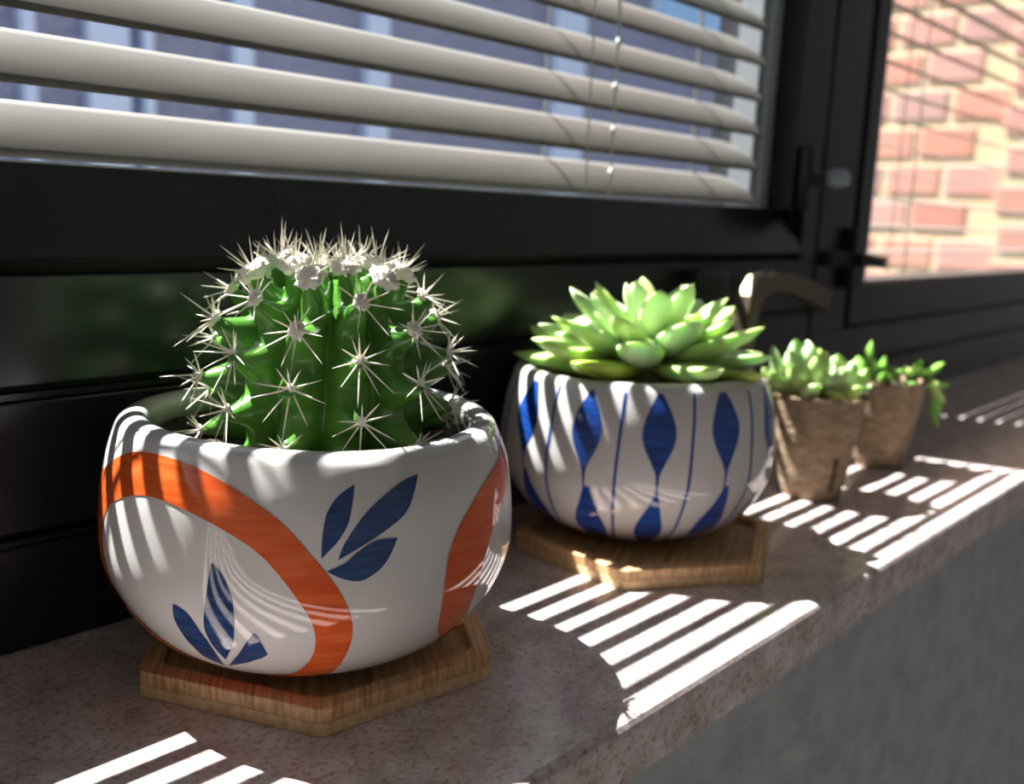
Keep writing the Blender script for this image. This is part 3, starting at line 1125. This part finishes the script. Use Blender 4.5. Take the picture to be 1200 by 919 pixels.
tube('stem', [tuple(VR * .0095 + Vector((0, 0, -.002))), tuple(VR * .0095 + Vector((0, 0, .005)))], [.0035, .003], M_stem, pl, 10)
# the tall pointed leaf that leans on the rosette side
put_leaf(pl, lm[1], VR * -0.016 + Vector((0, 0, .002)), math.atan2(-VR.y, -VR.x), R(66), 0.2, 0.026)

# trailing succulent in the second peat pot
tr = tag(empty('trailing_succulent', (P4.x, P4.y, 0.044)), 'bright green trailing succulent spilling over the rim of its peat pot', 'succulent')
tm = [leaf_mesh('leaf', 1.0, w, t, mt, tip, c, b_) for (w, t, mt, tip, c, b_) in
      ((.36, .24, M_leaf3, .35, .10, .5), (.42, .28, M_leaf3, .2, .05, .55), (.36, .22, M_leaf, .3, -.05, .5))]
azr = math.atan2(VR.y, VR.x)
path = [VR * -.010 + Vector((0, 0, .002)), VR * 0.0 + Vector((0, 0, .008)), VR * .012 + Vector((0, 0, .009)), VR * .022 + Vector((0, 0, .006)),
        VR * .0275 + Vector((0, 0, -.003)), VR * .029 + Vector((0, 0, -.011))]
tube('stem', path, [.0022, .002, .002, .0018, .0015, .001], M_stem, tr, 8)
put_leaf(tr, tm[0], VR * -.007 + Vector((0, 0, .004)), azr + 2.9, R(78), 0, .021)
put_leaf(tr, tm[0], VR * -.004 + Vector((0, 0, .003)), azr + 0.3, R(70), 0, .014)
put_leaf(tr, tm[0], VR * .018 + Vector((0, 0, .006)), azr + .1, R(24), 0, .017)
put_leaf(tr, tm[2], VR * .024 + Vector((0, 0, .007)), azr - .1, R(-52), 0, .019)
put_leaf(tr, tm[0], VR * .028 + Vector((0, 0, .000)), azr + .5, R(-72), 0, .017)
put_leaf(tr, tm[0], VR * .0285 + Vector((0, 0, -.007)), azr - .6, R(-80), 0, .016)
put_leaf(tr, tm[1], VR * .025 + Vector((0, 0, .004)), azr + .2, R(-14), 0, .013)
for i in range(16):
    q = -.016 + .038 * i / 15
    put_leaf(tr, tm[i % 3], VR * q + Vector((0, 0, .002 + .005 * (i % 2))), azr + random.choice((-1, 1)) * random.uniform(.5, 2.0),
             R(random.uniform(5, 50)), 0, random.uniform(.011, .014))

# ------------------------------------------------------------------ window hardware
hd = tag(empty('window_lever', (0.470, Y0, 0.090)), 'bronze lever handle on black base behind the rosette succulent', 'handle')
box('base_plate', -0.026, 0.004, -0.012, -0.0002, -0.022, 0.014, M_black, hd, 0.003, 3, True)


def flat_bar(name, pts, wy, hz, mat, parent):
    V, F = [], []
    pts = [Vector(q) for q in pts]
    for i, q in enumerate(pts):
        d = (pts[min(i + 1, len(pts) - 1)] - pts[max(i - 1, 0)]).normalized()
        nrm = Vector((-d.z, 0, d.x)).normalized() if abs(d.x) + abs(d.z) > 1e-6 else Vector((0, 0, 1))
        h = hz[i] if isinstance(hz, (list, tuple)) else hz
        for a, c in ((1, 1), (-1, 1), (-1, -1), (1, -1)):
            V.append(q + Vector((0, a * wy / 2, 0)) + nrm * c * h / 2)
    for i in range(len(pts) - 1):
        for k in range(4):
            F.append((i * 4 + k, i * 4 + (k + 1) % 4, (i + 1) * 4 + (k + 1) % 4, (i + 1) * 4 + k))
    F.append((3, 2, 1, 0))
    n_ = (len(pts) - 1) * 4
    F.append((n_, n_ + 1, n_ + 2, n_ + 3))
    o = from_py(name, V, F, mat, parent)
    bm = bmesh.new()
    bm.from_mesh(o.data)
    bmesh.ops.recalc_face_normals(bm, faces=bm.faces[:])
    bmesh.ops.bevel(bm, geom=bm.edges[:], offset=0.0006, segments=2, affect='EDGES')
    bm.to_mesh(o.data)
    bm.free()
    return o
tube('neck', [(-0.010, -0.010, -0.012), (-0.010, -0.030, -0.012)], 0.005, M_bronze, hd, 14)
flat_bar('lever', [(-0.0105, -0.030, -0.024), (-0.0095, -0.030, -0.010), (-0.007, -0.030, 0.001), (0.000, -0.030, 0.0075), (0.013, -0.030, 0.0095),
                   (0.030, -0.030, 0.0085), (0.052, -0.030, 0.0045), (0.072, -0.030, -0.0005), (0.084, -0.030, -0.004)],
         0.009, [.011, .011, .012, .012, .0105, .0105, .012, .013, .0125], M_bronze, hd)
o = tube('screw', [(0.0135, -0.030, 0.0135), (0.0135, -0.030, 0.0160)], 0.0022, M_bronze, hd, 12)

la = tag(empty('window_latch', (0.5660, 0.2755, 0.157)), 'black window latch with blue-grey knob on the sash edge', 'latch')
box('latch_plate', -0.0055, 0.0035, -0.0075, -0.0002, -0.019, 0.019, M_black, la, 0.0015, 2, True)
box('latch_arm', -0.016, 0.014, -0.0115, -0.0073, -0.0045, 0.0045, M_black, la, 0.001, 2, True)
kb = lathe('knob', [(0.0030, 0), (0.0046, 0.0015), (0.0058, .005), (0.0060, .009), (0.0050, .0125), (0.0025, .0145)], M_knob, la, 28)
kb.rotation_euler = (R(90), 0, R(28))
kb.location = (0.0120, -0.0100, 0.0015)

lb = tag(empty('window_latch', (0.6500, Y0, 0.1085)), 'all black window latch with long lever at the brick view window', 'latch')
box('latch_plate', -0.0055, 0.0050, -0.0075, -0.0002, -0.020, 0.0205, M_black, lb, 0.0015, 2, True)
box('latch_block', -0.038, -0.0057, -0.0060, -0.0002, -0.0045, 0.0055, M_black, lb, 0.001, 2, True)
lv = box('latch_lever', -0.004, 0.040, -0.013, -0.0073, -0.0045, 0.0040, M_black, lb, 0.0012, 2, True)
lv.rotation_euler = (0, R(3), 0)

# ------------------------------------------------------------------ outside: brick wing seen through the right window
wing = tag(empty('brick_wing', (2.16, 0.36, -0.6)), 'sunlit salmon brick wall with thick cream mortar outside the window', 'building')
box('mortar_core', 0.0, 0.25, 0.0, 0.72, 0, 2.6, M_mortar, wing)
bmm = bmesh.new()
bmesh.ops.create_cube(bmm, size=1)
bmesh.ops.bevel(bmm, geom=bmm.edges[:], offset=0.05, segments=1, affect='EDGES')
br_me = bpy.data.meshes.new('brick')
bmm.to_mesh(br_me)
bmm.free()
br_me.materials.append(M_brick)
CZ, BW = 0.0765, 0.124
for row in range(0, 33):
    z = 0.03 + row * CZ
    right = z + 0.5 * CZ
    # plain field of headers
    y = 0.255 + (0.5 * BW if row % 2 else 0)
    while y < 0.70:
        w = BW - 0.011
        o = link('brick', br_me, None, wing)
        o.location = (0.0125, min(y + w / 2, 0.72 - w / 2), z + CZ / 2)
        o.scale = (0.03, w, CZ - 0.017)
        y += BW
    # projecting pier with its courses half a brick higher
    for yy in (0.035, 0.147):
        o = link('brick', br_me, None, wing)
        o.location = (-0.0075, yy + 0.052 + (0.012 if row % 2 else 0), z + CZ)
        o.scale = (0.03, 0.096, CZ - 0.024)
box('pier_core', -0.020, -0.0002, 0.02, 0.252, 0, 2.6, M_mortar, wing)

# building opposite, behind the blind
fac = tag(empty('opposite_building', (0, 3.0, -0.6)), 'violet-grey building with pale blue pilasters seen between the blind slats', 'building')
box('wall', -3.0, 8.5, 0.02, 0.6, 0, 3.0, M_facade, fac)
for x0, x1 in ((-2.2, -2.1), (-1.4, -1.25), (-0.6, -0.5), (0.1, 0.22), (0.7, 0.78), (1.21, 1.25), (1.40, 1.53), (1.575, 1.61), (1.895, 1.97),
               (2.463, 2.572), (3.56, 3.78), (6.1, 6.4), (7.3, 7.6)):
    box('pilaster', x0, x1, -0.03, 0.0195, 0, 3.0, M_pil, fac, 0.004)
wf = box('window_frame', 4.34, 5.6, -0.01, 0.0195, 1.68, 2.7, M_pil, fac, 0.003)
wp = box('window_pane', 4.38, 5.56, -0.018, -0.0102, 1.72, 2.66, M_sky_pane, wf)
wp.matrix_parent_inverse = Matrix()
